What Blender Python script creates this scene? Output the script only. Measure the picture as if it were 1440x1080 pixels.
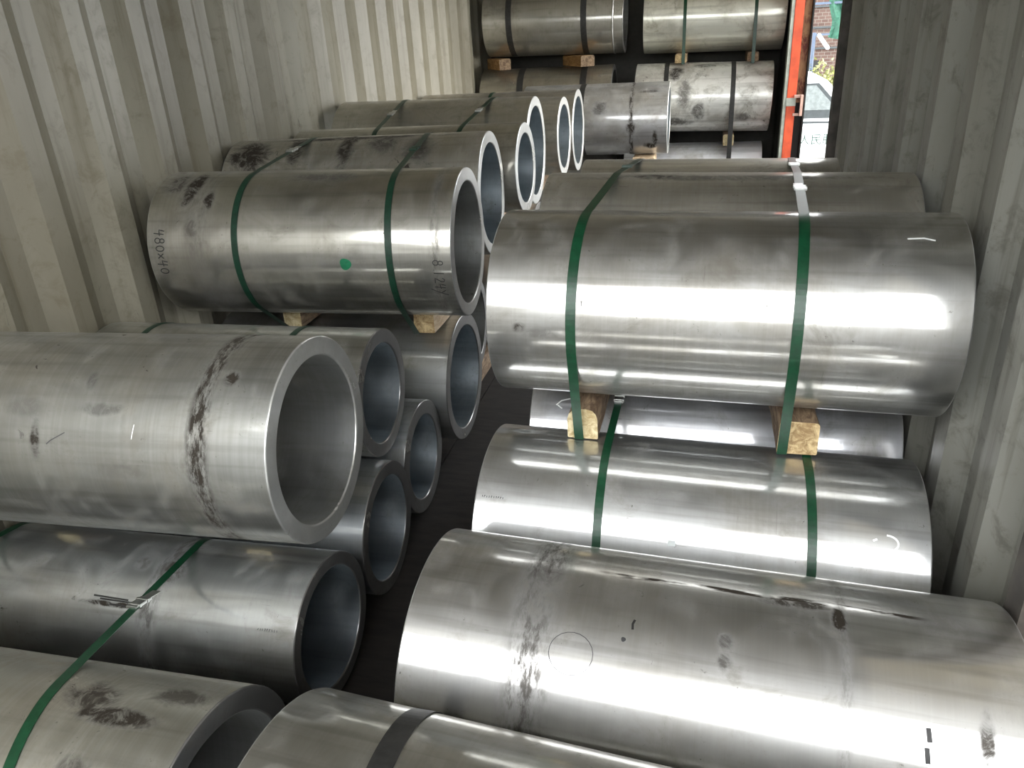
import bpy, bmesh, math, random
from mathutils import Vector, Matrix, noise
random.seed(7)
S = bpy.context.scene
for o in list(bpy.data.objects): bpy.data.objects.remove(o)
COL = S.collection
PI = math.pi

# ---------------------------------------------------------------- camera
# container interior: x -1.18..1.18 (left wall .. right wall), y = depth, z = 0 on the container floor
OX, OZ = .62, 1.49                       # the camera stands at (OX, 0, OZ)
LENS_PX, PITCH, YAW, ROLL = 1068.2, math.radians(24.63), math.radians(14.62), math.radians(-3.326)
cp, sp, cy, sy = math.cos(PITCH), math.sin(PITCH), math.cos(YAW), math.sin(YAW)
fwd = Vector((-sy*cp, cy*cp, -sp)); rgt = Vector((cy, sy, 0)); up = rgt.cross(fwd)
cr, sr = math.cos(ROLL), math.sin(ROLL)
r2 = rgt*cr + up*sr; u2 = up*cr - rgt*sr
cam = bpy.data.cameras.new('camera'); camo = bpy.data.objects.new('camera', cam); COL.objects.link(camo)
cam.sensor_fit = 'HORIZONTAL'; cam.sensor_width = 36; cam.lens = LENS_PX/1440*36; cam.clip_start = .02; cam.clip_end = 400
camo.matrix_world = Matrix(((r2.x, u2.x, -fwd.x, OX), (r2.y, u2.y, -fwd.y, 0), (r2.z, u2.z, -fwd.z, OZ), (0, 0, 0, 1)))
S.camera = camo

# ---------------------------------------------------------------- world (bright overcast sky) and exposure
W = bpy.data.worlds.new('sky'); S.world = W; W.use_nodes = True
nt = W.node_tree; nt.nodes.clear()
out = nt.nodes.new('ShaderNodeOutputWorld'); bg = nt.nodes.new('ShaderNodeBackground')
tc = nt.nodes.new('ShaderNodeTexCoord'); sep = nt.nodes.new('ShaderNodeSeparateXYZ'); rp = nt.nodes.new('ShaderNodeValToRGB')
nt.links.new(tc.outputs['Generated'], sep.inputs[0]); nt.links.new(sep.outputs['Z'], rp.inputs[0])
rp.color_ramp.elements[0].position = 0.0; rp.color_ramp.elements[0].color = (.80, .82, .83, 1)
rp.color_ramp.elements[1].position = .6; rp.color_ramp.elements[1].color = (.97, .985, 1, 1)
nt.links.new(rp.outputs[0], bg.inputs[0]); bg.inputs[1].default_value = 6.5
nt.links.new(bg.outputs[0], out.inputs[0])
S.view_settings.view_transform = 'Standard'; S.view_settings.look = 'None'
S.view_settings.gamma = 1; S.view_settings.use_curve_mapping = False
S.view_settings.exposure = 0.42
# soft directional lamp added to brighten the rear through the side opening
sl = bpy.data.lights.new('fill_sun', 'SUN'); sl.energy = 4.5; sl.angle = math.radians(45); sl.color = (1, .95, .86)
so_ = bpy.data.objects.new('fill_sun', sl); COL.objects.link(so_)
so_.rotation_euler = Vector((-.80, .14, -.30)).to_track_quat('-Z', 'Y').to_euler()

# ---------------------------------------------------------------- helpers
def tag(o, label=None, cat=None, group=None, kind=None):
    if label: o['label'] = label
    if cat: o['category'] = cat
    if group: o['group'] = group
    if kind: o['kind'] = kind
    return o
def obj(name, me, mats=None, parent=None, smooth=False):
    if isinstance(me, bmesh.types.BMesh):
        bm = me; me = bpy.data.meshes.new(name); bm.normal_update(); bm.to_mesh(me); bm.free()
    if mats:
        for m in (mats if isinstance(mats, (list, tuple)) else [mats]): me.materials.append(m)
    if smooth:
        for p in me.polygons: p.use_smooth = True
    o = bpy.data.objects.new(name, me); COL.objects.link(o)
    if parent: o.parent = parent
    return o
def mesh(verts, faces, name='m'):
    me = bpy.data.meshes.new(name); me.from_pydata([tuple(v) for v in verts], [], faces); me.update(); return me
def empty(name, loc=(0, 0, 0), rot=(0, 0, 0)):
    o = bpy.data.objects.new(name, None); COL.objects.link(o); o.location = loc; o.rotation_euler = rot
    o.empty_display_size = .1; return o
def bx(bm, x0, x1, y0, y1, z0, z1, mi=0, bev=0, M=None):
    v = [bm.verts.new((x, y, z)) for x in (x0, x1) for y in (y0, y1) for z in (z0, z1)]
    F = []
    for f in ((0, 1, 3, 2), (4, 6, 7, 5), (0, 4, 5, 1), (2, 3, 7, 6), (0, 2, 6, 4), (1, 5, 7, 3)):
        q = bm.faces.new([v[i] for i in f]); q.material_index = mi; F.append(q)
    if M: bmesh.ops.transform(bm, matrix=M, verts=v)
    if bev:
        es = list({e for f in F for e in f.edges}); bmesh.ops.bevel(bm, geom=es, offset=bev, segments=2, affect='EDGES')
def box(name, x0, x1, y0, y1, z0, z1, m, parent=None, bev=0):
    bm = bmesh.new(); bx(bm, x0, x1, y0, y1, z0, z1, 0, bev); return obj(name, bm, m, parent)

# ---- node helpers
class N:
    def __init__(s, name):
        s.m = bpy.data.materials.new(name); s.m.use_nodes = True; s.t = s.m.node_tree; s.t.nodes.clear()
        s.o = s.n('ShaderNodeOutputMaterial'); s.b = s.n('ShaderNodeBsdfPrincipled'); s.l(s.b.outputs[0], s.o.inputs[0])
    def n(s, k, **kw):
        x = s.t.nodes.new(k)
        for a, b in kw.items(): setattr(x, a, b)
        return x
    def l(s, a, b): s.t.links.new(a, b)
    def put(s, sock, v):
        if hasattr(v, 'links') or isinstance(v, bpy.types.NodeSocket): s.l(v, sock)
        else: sock.default_value = v
    def math(s, op, a, b=0.0, c=None, clamp=False):
        x = s.n('ShaderNodeMath', operation=op, use_clamp=clamp); s.put(x.inputs[0], a); s.put(x.inputs[1], b)
        if c is not None: s.put(x.inputs[2], c)
        return x.outputs[0]
    def coord(s, scale=(1, 1, 1), kind='Object', off=(0, 0, 0)):
        t = s.n('ShaderNodeTexCoord'); mp = s.n('ShaderNodeMapping'); s.l(t.outputs[kind], mp.inputs[0])
        mp.inputs['Scale'].default_value = scale; mp.inputs['Location'].default_value = off; return mp.outputs[0]
    def noise(s, vec, scale=5, detail=4, rough=.6, dist=0):
        x = s.n('ShaderNodeTexNoise'); s.l(vec, x.inputs['Vector']); x.inputs['Scale'].default_value = scale
        x.inputs['Detail'].default_value = detail; x.inputs['Roughness'].default_value = rough; x.inputs['Distortion'].default_value = dist
        return x.outputs['Fac']
    def map(s, v, a, b, c=0.0, d=1.0, smooth=True):
        x = s.n('ShaderNodeMapRange'); x.interpolation_type = 'SMOOTHSTEP' if smooth else 'LINEAR'
        s.put(x.inputs['Value'], v); 
        for k, q in zip(('From Min', 'From Max', 'To Min', 'To Max'), (a, b, c, d)): s.put(x.inputs[k], q)
        return x.outputs[0]
    def mix(s, f, a, b):
        x = s.n('ShaderNodeMix', data_type='RGBA'); s.put(x.inputs[0], f); s.put(x.inputs[6], a if not isinstance(a, tuple) else a+(1,)); s.put(x.inputs[7], b if not isinstance(b, tuple) else b+(1,))
        return x.outputs[2]
    def bump(s, h, strength=.2, dist=.01):
        x = s.n('ShaderNodeBump'); s.l(h, x.inputs['Height']); x.inputs['Strength'].default_value = strength; x.inputs['Distance'].default_value = dist
        s.l(x.outputs[0], s.b.inputs['Normal'])
def simple(name, col, rough=.6, metal=0, var=.15, scale=20, bump=0):
    k = N(name); v = k.noise(k.coord(), scale, 5, .6)
    k.l(k.mix(k.map(v, .3, .7), tuple(c*(1-var) for c in col), tuple(min(1, c*(1+var)) for c in col)), k.b.inputs['Base Color'])
    k.b.inputs['Roughness'].default_value = rough; k.b.inputs['Metallic'].default_value = metal
    if bump: k.bump(v, bump, .01)
    return k.m

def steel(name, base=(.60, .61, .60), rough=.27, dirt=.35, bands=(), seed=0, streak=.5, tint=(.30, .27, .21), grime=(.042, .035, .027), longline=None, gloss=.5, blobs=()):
    """turned steel: fine lathe rings, soft stains, dark grime spots, scuffed rings (bands: (x, half width, strength))"""
    k = N(name); off = (seed*3.7, seed*1.3, seed*2.1)
    co = k.coord(off=off); raw = k.n('ShaderNodeTexCoord').outputs['Object']
    sx = k.n('ShaderNodeSeparateXYZ'); k.l(raw, sx.inputs[0]); X = sx.outputs[0]
    big = k.noise(co, 3.2, 5, .62, .4)
    blot = k.noise(co, 9, 6, .68, .6)
    rings = k.noise(k.coord((70, 1.2, 1.2), off=off), 2.2, 3, .6)          # lathe rings round the pipe
    fine = k.noise(k.coord((220, 5, 5), off=off), 3, 2, .5)
    longs = k.noise(k.coord((.9, 22, 22), off=off), 2.0, 3, .55)           # lines along the pipe
    f1 = k.map(big, .44, .68)                                              # warm stain cover
    col = k.mix(k.math('MULTIPLY', f1, .5), base, tint)
    col = k.mix(k.math('MULTIPLY', k.map(rings, .35, .75), .12), col, (.86, .87, .86))
    col = k.mix(k.math('MULTIPLY', k.map(longs, .48, .70), .55*streak), col, (.20, .19, .17))
    cloud = k.map(blot, .55-.10*dirt, .78-.10*dirt)
    col = k.mix(k.math('MULTIPLY', cloud, .42), col, (.20, .175, .13))
    spots = k.map(k.noise(k.coord(off=(off[0]+5, 2, 1)), 26, 6, .72, .8), .66-.07*dirt, .72-.07*dirt)
    spots = k.math('MULTIPLY', spots, k.map(big, .42, .60))
    g = k.math('MULTIPLY', spots, .85)
    wob = k.noise(co, 6, 4, .6)
    # small pits, and short scratches round and along the pipe
    pit = k.map(k.noise(k.coord((1.3, 1, 1), off=(off[0], 8, 4)), 75, 4, .7), .665-.03*dirt, .71-.03*dirt)
    g = k.math('MAXIMUM', g, k.math('MULTIPLY', k.math('MULTIPLY', pit, k.map(blot, .46, .60)), .7))
    scr = k.math('MULTIPLY', k.map(k.noise(k.coord((60, 3.5, 3.5), off=(off[0], 2, 6)), 3.2, 3, .7, .4), .66, .72), k.map(big, .50, .62))
    scl = k.math('MULTIPLY', k.map(k.noise(k.coord((2.2, 60, 60), off=(off[0], 5, 1)), 2.6, 3, .7, .3), .66, .72), k.map(blot, .48, .60))
    g = k.math('MAXIMUM', g, k.math('MULTIPLY', k.math('MAXIMUM', scr, scl), .38))
    for (xb, hw, st) in bands:
        d = k.math('ABSOLUTE', k.math('SUBTRACT', k.math('ADD', X, k.math('MULTIPLY', k.math('SUBTRACT', wob, .5), hw*1.1)), xb))
        bnd = k.map(d, hw*.25, hw*1.15, 1, 0)
        tex = k.map(k.noise(k.coord((5, 1.6, 1.6), off=off), 14, 6, .75), .36, .62)
        g = k.math('MAXIMUM', g, k.math('MULTIPLY', k.math('MULTIPLY', bnd, tex), st))
    if longline:                                                           # scratched dark line along the pipe: (angle, x0, x1)
        ang, xa, xb = longline
        A = k.math('ARCTAN2', sx.outputs[2], k.math('MULTIPLY', sx.outputs[1], -1))
        d = k.math('ABSOLUTE', k.math('SUBTRACT', k.math('ADD', A, k.math('MULTIPLY', k.math('SUBTRACT', wob, .5), .07)), math.radians(ang)))
        ln = k.math('MULTIPLY', k.map(d, .008, .035, 1, 0), k.math('MULTIPLY', k.map(X, xa, xa+.06), k.map(X, xb-.1, xb, 1, 0)))
        ln = k.math('MULTIPLY', ln, k.map(k.noise(k.coord((2, 8, 8)), 8, 4), .36, .56))
        g = k.math('MAXIMUM', g, ln)
    if blobs:                                                              # grime patches: (x, angle, half length, half angle, strength)
        A2 = k.math('ARCTAN2', sx.outputs[2], k.math('MULTIPLY', sx.outputs[1], -1)); bt = k.noise(k.coord((1, 1, 1), off=(off[0], 3, 9)), 20, 7, .78, 1.4); bw = k.noise(co, 9, 5, .7, 1)
        for (xb, ab, hx, ha, st) in blobs:
            dx = k.math('MULTIPLY', k.math('SUBTRACT', X, xb), 1/hx); da = k.math('MULTIPLY', k.math('SUBTRACT', A2, math.radians(ab)), 1/math.radians(ha))
            d = k.math('ADD', k.math('SQRT', k.math('ADD', k.math('MULTIPLY', dx, dx), k.math('MULTIPLY', da, da))), k.math('MULTIPLY', k.math('SUBTRACT', bw, .5), 2.2))
            g = k.math('MAXIMUM', g, k.math('MULTIPLY', k.math('MULTIPLY', k.map(d, .55, 1.4, 1, 0), k.map(bt, .34, .56, .35, 1)), st))
    col = k.mix(k.math('MULTIPLY', g, 1.2, clamp=True), col, grime)
    k.l(col, k.b.inputs['Base Color'])
    k.l(k.math('SUBTRACT', 1.0, k.math('MULTIPLY', k.math('MAXIMUM', g, k.math('MULTIPLY', cloud, .25)), .35)), k.b.inputs['Metallic'])
    r = k.math('ADD', rough, k.math('ADD', k.math('MULTIPLY', f1, .13), k.math('MULTIPLY', k.map(blot, .40, .70), .16)))
    r = k.math('ADD', r, k.math('MULTIPLY', k.math('SUBTRACT', rings, .5), .06))
    r = k.math('ADD', r, k.math('MULTIPLY', k.math('MAXIMUM', g, k.math('MULTIPLY', cloud, .5)), .35), clamp=True)
    h = k.math('ADD', k.math('MULTIPLY', rings, .25), k.math('ADD', k.math('MULTIPLY', fine, .2), k.math('MULTIPLY', longs, .45)))
    k.bump(h, .05, .003)
    # machined steel scatters in two ways: a broad sheen from the tool marks and a tight one from the burnished tops
    p2 = k.n('ShaderNodeBsdfPrincipled'); k.l(col, p2.inputs['Base Color'])
    for a_ in ('Metallic', 'Normal'): k.l(k.b.inputs[a_].links[0].from_socket, p2.inputs[a_])
    k.l(k.math('ADD', k.math('MULTIPLY', r, .8), .27, clamp=True), k.b.inputs['Roughness']); k.l(k.math('MULTIPLY', r, .38), p2.inputs['Roughness'])
    ms = k.n('ShaderNodeMixShader'); k.l(k.map(g, 0, 1, gloss, .1), ms.inputs[0]); k.l(k.b.outputs[0], ms.inputs[1]); k.l(p2.outputs[0], ms.inputs[2]); k.l(ms.outputs[0], k.o.inputs[0])
    return k.m

M = {}
M['bore'] = steel('bored steel inside', (.56, .62, .66), .17, .05, seed=3, streak=.3, tint=(.34, .38, .40))
M['bore_warm'] = steel('dull bored steel inside', (.50, .51, .50), .30, .2, seed=5, streak=.3)
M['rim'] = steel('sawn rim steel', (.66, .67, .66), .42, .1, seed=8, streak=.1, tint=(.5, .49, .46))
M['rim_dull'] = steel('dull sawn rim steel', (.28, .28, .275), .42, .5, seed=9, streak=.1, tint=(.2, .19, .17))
def painted(name, c1, c2, stain, zs=1.0, sx=1):
    k = N(name); co = k.coord()
    big = k.noise(k.coord((1, 1, .35)), 2.2, 5, .6, .3); sm = k.noise(co, 14, 6, .7, .5)
    col = k.mix(k.map(big, .35, .68), c1, c2)
    col = k.mix(k.math('MULTIPLY', k.map(sm, .50, .70), .55), col, stain)
    drip = k.noise(k.coord((9, 9, .5)), 3, 4, .6); col = k.mix(k.math('MULTIPLY', k.map(drip, .52, .70), .5), col, stain)
    spot = k.math('MULTIPLY', k.map(k.noise(k.coord((1.6, 3, .55), off=(3, 1, 7)), 11, 6, .8, 1.2), .655, .675), k.map(big, .44, .56))
    col = k.mix(k.math('MULTIPLY', spot, .8), col, (.03, .026, .02))
    chip = k.map(k.noise(k.coord((1, 1, .6), off=(9, 3, 2)), 17, 5, .7), .72, .735)
    col = k.mix(k.math('MULTIPLY', chip, .6), col, (.62, .62, .58))
    k.l(col, k.b.inputs['Base Color']); k.b.inputs['Roughness'].default_value = .42
    k.bump(sm, .12, .006); return k.m
M['wallL'] = painted('aged grey beige paint', (.165, .153, .115), (.245, .232, .185), (.11, .093, .058))
M['wallR'] = painted('aged cool grey paint', (.20, .195, .165), (.28, .28, .25), (.085, .078, .06))
M['ceil'] = painted('aged roof paint', (.38, .335, .25), (.48, .43, .34), (.17, .14, .09))
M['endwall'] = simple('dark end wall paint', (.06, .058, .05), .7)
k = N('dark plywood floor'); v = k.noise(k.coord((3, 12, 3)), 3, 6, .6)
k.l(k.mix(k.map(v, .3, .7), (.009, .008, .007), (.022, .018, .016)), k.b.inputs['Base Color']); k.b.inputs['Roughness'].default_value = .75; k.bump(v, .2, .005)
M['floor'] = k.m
M['green'] = simple('green painted strapping', (.003, .040, .016), .36, 0, .25, 60)
M['green_dark'] = simple('dark green strapping', (.005, .030, .016), .42, 0, .3, 60)
M['black'] = simple('blackened strapping', (.022, .022, .021), .5, 0, .3, 60)
M['seal'] = simple('bright steel seal', (.55, .56, .54), .35, 1, .1, 80)
M['ink'] = simple('black marker ink', (.012, .012, .012), .5)
M['ink_faint'] = simple('faint punched stamp', (.035, .035, .038), .5)
M['chalk'] = simple('white chalk', (.85, .87, .85), .9)
M['paper'] = simple('grey paper label', (.62, .66, .66), .7)
M['dot'] = simple('green paint dot', (.004, .13, .055), .45, 0, .2, 90)
def wood(name, a, b, rings=True):
    k = N(name); n1 = k.noise(k.coord((6, 1.2, 6) if not rings else (5, 5, 5)), 9, 6, .7, .8)
    k.l(k.mix(k.map(n1, .35, .68), a, b), k.b.inputs['Base Color']); k.b.inputs['Roughness'].default_value = .8; k.bump(n1, .5, .006); return k.m
M['wood_end'] = wood('pale sawn end grain', (.36, .27, .13), (.66, .57, .36))
M['wood_end2'] = wood('yellow rough end grain', (.25, .16, .07), (.62, .48, .26))
M['wood_side'] = wood('brown weathered timber', (.085, .05, .028), (.27, .19, .115), False)
M['wood_orange'] = wood('orange brown timber', (.24, .12, .04), (.50, .30, .12), False)
M['wood_pale'] = wood('pale new timber', (.50, .36, .22), (.74, .60, .42), False)

# ---------------------------------------------------------------- the container (setting)
PER, INF, SL, OUF, DEP = .2765, .0725, .068, .068, .036
def corrugated(name, yA, yB, start, side, mat, z0, z1, w=1.18):
    """trapezoid sheet along y; start = y where the inward slope begins; side = -1 left wall, +1 right wall, 0 roof"""
    prof = []; n0 = int(math.floor((yA-start)/PER))-1
    for i in range(n0, int((yB-start)/PER)+2):
        b = start+i*PER
        prof += [(b, DEP), (b+SL, 0), (b+SL+INF, 0), (b+2*SL+INF, DEP)]
    def d_at(y):
        for (a, da), (c, dc) in zip(prof, prof[1:]):
            if a <= y <= c: return da+(dc-da)*(y-a)/max(1e-9, c-a)
        return DEP
    P = [(yA, d_at(yA))]+[p for p in prof if yA < p[0] < yB]+[(yB, d_at(yB))]
    bm = bmesh.new(); rows = []
    for t in (0, .004):
        zz = [z0+(z1-z0)*j/6 for j in range(7)]
        rows.append([[bm.verts.new(((side*(w+d+t), y, z) if side else (z, y, w+d+t))) for z in zz] for (y, d) in P])
    for g in rows:
        for i in range(len(P)-1):
            for j in range(6): bm.faces.new((g[i][j], g[i+1][j], g[i+1][j+1], g[i][j+1]))
    for i in (0, len(P)-1):
        for j in range(6): bm.faces.new((rows[0][i][j], rows[1][i][j], rows[1][i][j+1], rows[0][i][j+1]))
    # small weld and press irregularities
    for v in bm.verts:
        q = noise.noise(Vector((v.co.x*2, v.co.y*3, v.co.z*1.6)))*.0035
        if side: v.co.x += q
        else: v.co.z += q
    bmesh.ops.recalc_face_normals(bm, faces=bm.faces)
    return tag(obj(name, bm, mat), kind='structure')
H = 2.39
corrugated('wall_left', -.2, 6.95, 1.991, -1, M['wallL'], 0, H)
RS = 2.011-SL-INF
corrugated('wall_right', 1.20, 3.80, RS, 1, M['wallR'], 0, H)
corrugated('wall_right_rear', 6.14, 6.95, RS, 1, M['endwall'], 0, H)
corrugated('ceiling', -.2, 6.95, .2, 0, M['ceil'], -1.2, 1.2, H)
bm = bmesh.new()
for i in range(8): bx(bm, -1.21+i*.303, -1.21+i*.303+.300, -.02, 6.95, -.03, 0, 0, .0015)
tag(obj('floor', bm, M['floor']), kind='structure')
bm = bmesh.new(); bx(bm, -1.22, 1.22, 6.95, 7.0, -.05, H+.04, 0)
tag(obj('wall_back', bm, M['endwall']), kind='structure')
# side door opening: near jamb, head beam, sill
M['frame'] = simple('dark door frame paint', (.075, .065, .055), .6, 0, .4, 14)
M['steelrail'] = simple('dark under-frame steel', (.05, .05, .05), .6)
tag(box('trim_1', 1.168, 1.232, 3.80, 3.86, 0, H, M['frame']), kind='structure')
tag(box('trim_5', 1.168, 1.232, 1.14, 1.20, 0, H, M['frame']), kind='structure')
tag(box('trim_2', 1.185, 1.25, 3.86, 6.02, H-.12, H, M['frame']), kind='structure')
tag(box('trim_6', 1.165, 1.27, -.2, 6.97, H-.05, H+.06, M['frame']), kind='structure')
tag(box('trim_7', -1.27, -1.165, -.2, 6.97, H-.05, H+.06, M['frame']), kind='structure')
tag(box('trim_3', 1.20, 1.26, -.02, 6.95, -.16, -.002, M['steelrail']), kind='structure')
tag(box('trim_4', -1.26, -1.20, -.02, 6.95, -.16, -.002, M['steelrail']), kind='structure')
# far post of the side door: orange upright with a grey edge, lock keeper and rusty jamb board
M['orange'] = simple('orange red paint', (.62, .085, .028), .5, 0, .22, 9)
M['greypaint'] = simple('pale grey green paint', (.40, .43, .37), .6, 0, .2, 20)
k = N('rust stained jamb'); v = k.noise(k.coord((2, 2, .8)), 6, 6, .7, 1)
k.l(k.mix(k.map(v, .42, .6), (.10, .022, .012), (.30, .17, .08)), k.b.inputs['Base Color']); k.b.inputs['Roughness'].default_value = .7; M['rust'] = k.m
M['darkgap'] = simple('black rubber', (.012, .012, .011), .8)
post = empty('door_post', (1.20, 6.05, 0)); tag(post, 'orange red door post with a pale keeper bracket beside the bright side opening', 'door post')
def pbox(name, *a, m, par, bev=0):
    o = box(name, *a, m, None, bev); o.parent = par; o.matrix_parent_inverse = Matrix.Translation(-par.location); return o
pbox('post', 1.176, 1.238, 6.00, 6.11, 0, H-.12, m=M['orange'], par=post, bev=.004)
pbox('edge_strip', 1.156, 1.176, 6.005, 6.10, 0, H-.12, m=M['greypaint'], par=post)
pbox('jamb_board', 1.238, 1.29, 6.03, 6.07, 0.95, H-.12, m=M['rust'], par=post)
pbox('lower_jamb_board', 1.238, 1.29, 6.03, 6.07, 0, .95, m=M['darkgap'], par=post)
pbox('rubber_seal', 1.29, 1.302, 5.99, 6.08, 0, H-.12, m=M['darkgap'], par=post, bev=.003)
pbox('paint_patch', 1.175, 1.2385, 5.9985, 6.0, .93, .985, m=M['greypaint'], par=post)
M['pinkgrey'] = simple('chipped pinkish paint', (.62, .40, .33), .6)
bm = bmesh.new()
bx(bm, 1.225, 1.282, 5.985, 6.000, .985, 1.005); bx(bm, 1.225, 1.282, 5.985, 6.000, .865, .882); bx(bm, 1.266, 1.284, 5.96, 6.0, .866, 1.004)
br = obj('keeper_bracket', bm, M['pinkgrey']); br.parent = post; br.matrix_parent_inverse = Matrix.Translation(-post.location)

# ---------------------------------------------------------------- pipes
# name: (y, z, r, x0, x1, yaw, tilt, wall) relative to the eye point (OX, 0, OZ)
P = {
'R4':(1.746,-0.603,0.220,-0.449,0.524,-0.0349,-0.0025,0.042), 'R5':(2.223,-0.616,0.238,-0.433,0.540,-0.0006,-0.0125,0.042),
'R6':(2.752,-0.656,0.236,-0.408,0.430,-0.0048,-0.0104,0.042), 'R3':(2.091,-1.144,0.243,-0.449,0.540,0.0065,-0.0010,0.042),
'R2':(1.591,-1.145,0.237,-0.477,0.494,-0.0291,-0.0131,0.042), 'R1':(1.108,-1.146,0.237,-0.480,0.533,-0.0436,-0.0143,0.042),
'R0':(0.616,-1.140,0.240,-0.585,0.525,-0.0708,-0.0144,0.042), 'L1':(1.342,-0.809,0.232,-1.779,-0.802,0.0181,0.0169,0.042),
'L2':(1.292,-1.303,0.182,-1.779,-0.820,-0.0146,0.0300,0.033), 'L3':(0.697,-1.205,0.239,-1.772,-0.732,0.0081,0.0012,0.042),
'L4':(1.876,-0.944,0.191,-1.780,-0.889,0.0289,-0.0015,0.042), 'L5':(2.530,-1.176,0.242,-1.780,-0.842,0.0119,-0.0049,0.045),
'L12':(2.091,-1.282,0.193,-1.780,-0.868,0.0184,0.0000,0.049), 'L13':(1.693,-1.291,0.195,-1.780,-0.843,0.0300,-0.0036,0.041),
'L6':(2.336,-0.609,0.240,-1.743,-0.734,0.0600,-0.0088,0.043), 'L7':(2.822,-0.550,0.229,-1.780,-0.775,0.0434,0.0064,0.042),
'L8':(3.294,-0.526,0.187,-1.773,-0.738,-0.0150,0.0055,0.043), 'L9':(3.747,-0.514,0.250,-1.755,-0.788,0.0135,-0.0085,0.044),
'L10':(4.549,-0.549,0.216,-1.779,-0.784,-0.0144,0.0007,0.042), 'L11':(5.019,-0.572,0.245,-1.780,-0.775,-0.0004,-0.0001,0.042),
'R9':(6.586,0.044,0.241,-0.483,0.540,-0.0011,-0.0152,0.042), 'R8':(6.428,-0.513,0.249,-0.530,0.475,-0.0046,-0.0190,0.042),
'R7':(6.430,-1.090,0.240,-0.609,0.440,-0.0006,0.0002,0.042), 'M':(5.927,-0.604,0.249,-1.301,-0.251,-0.0020,-0.0029,0.042),
'T1':(6.470,0.081,0.244,-1.698,-0.621,-0.0029,-0.0156,0.042), 'T2':(6.470,-0.493,0.245,-1.758,-0.708,-0.0003,-0.0021,0.042),
}
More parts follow.
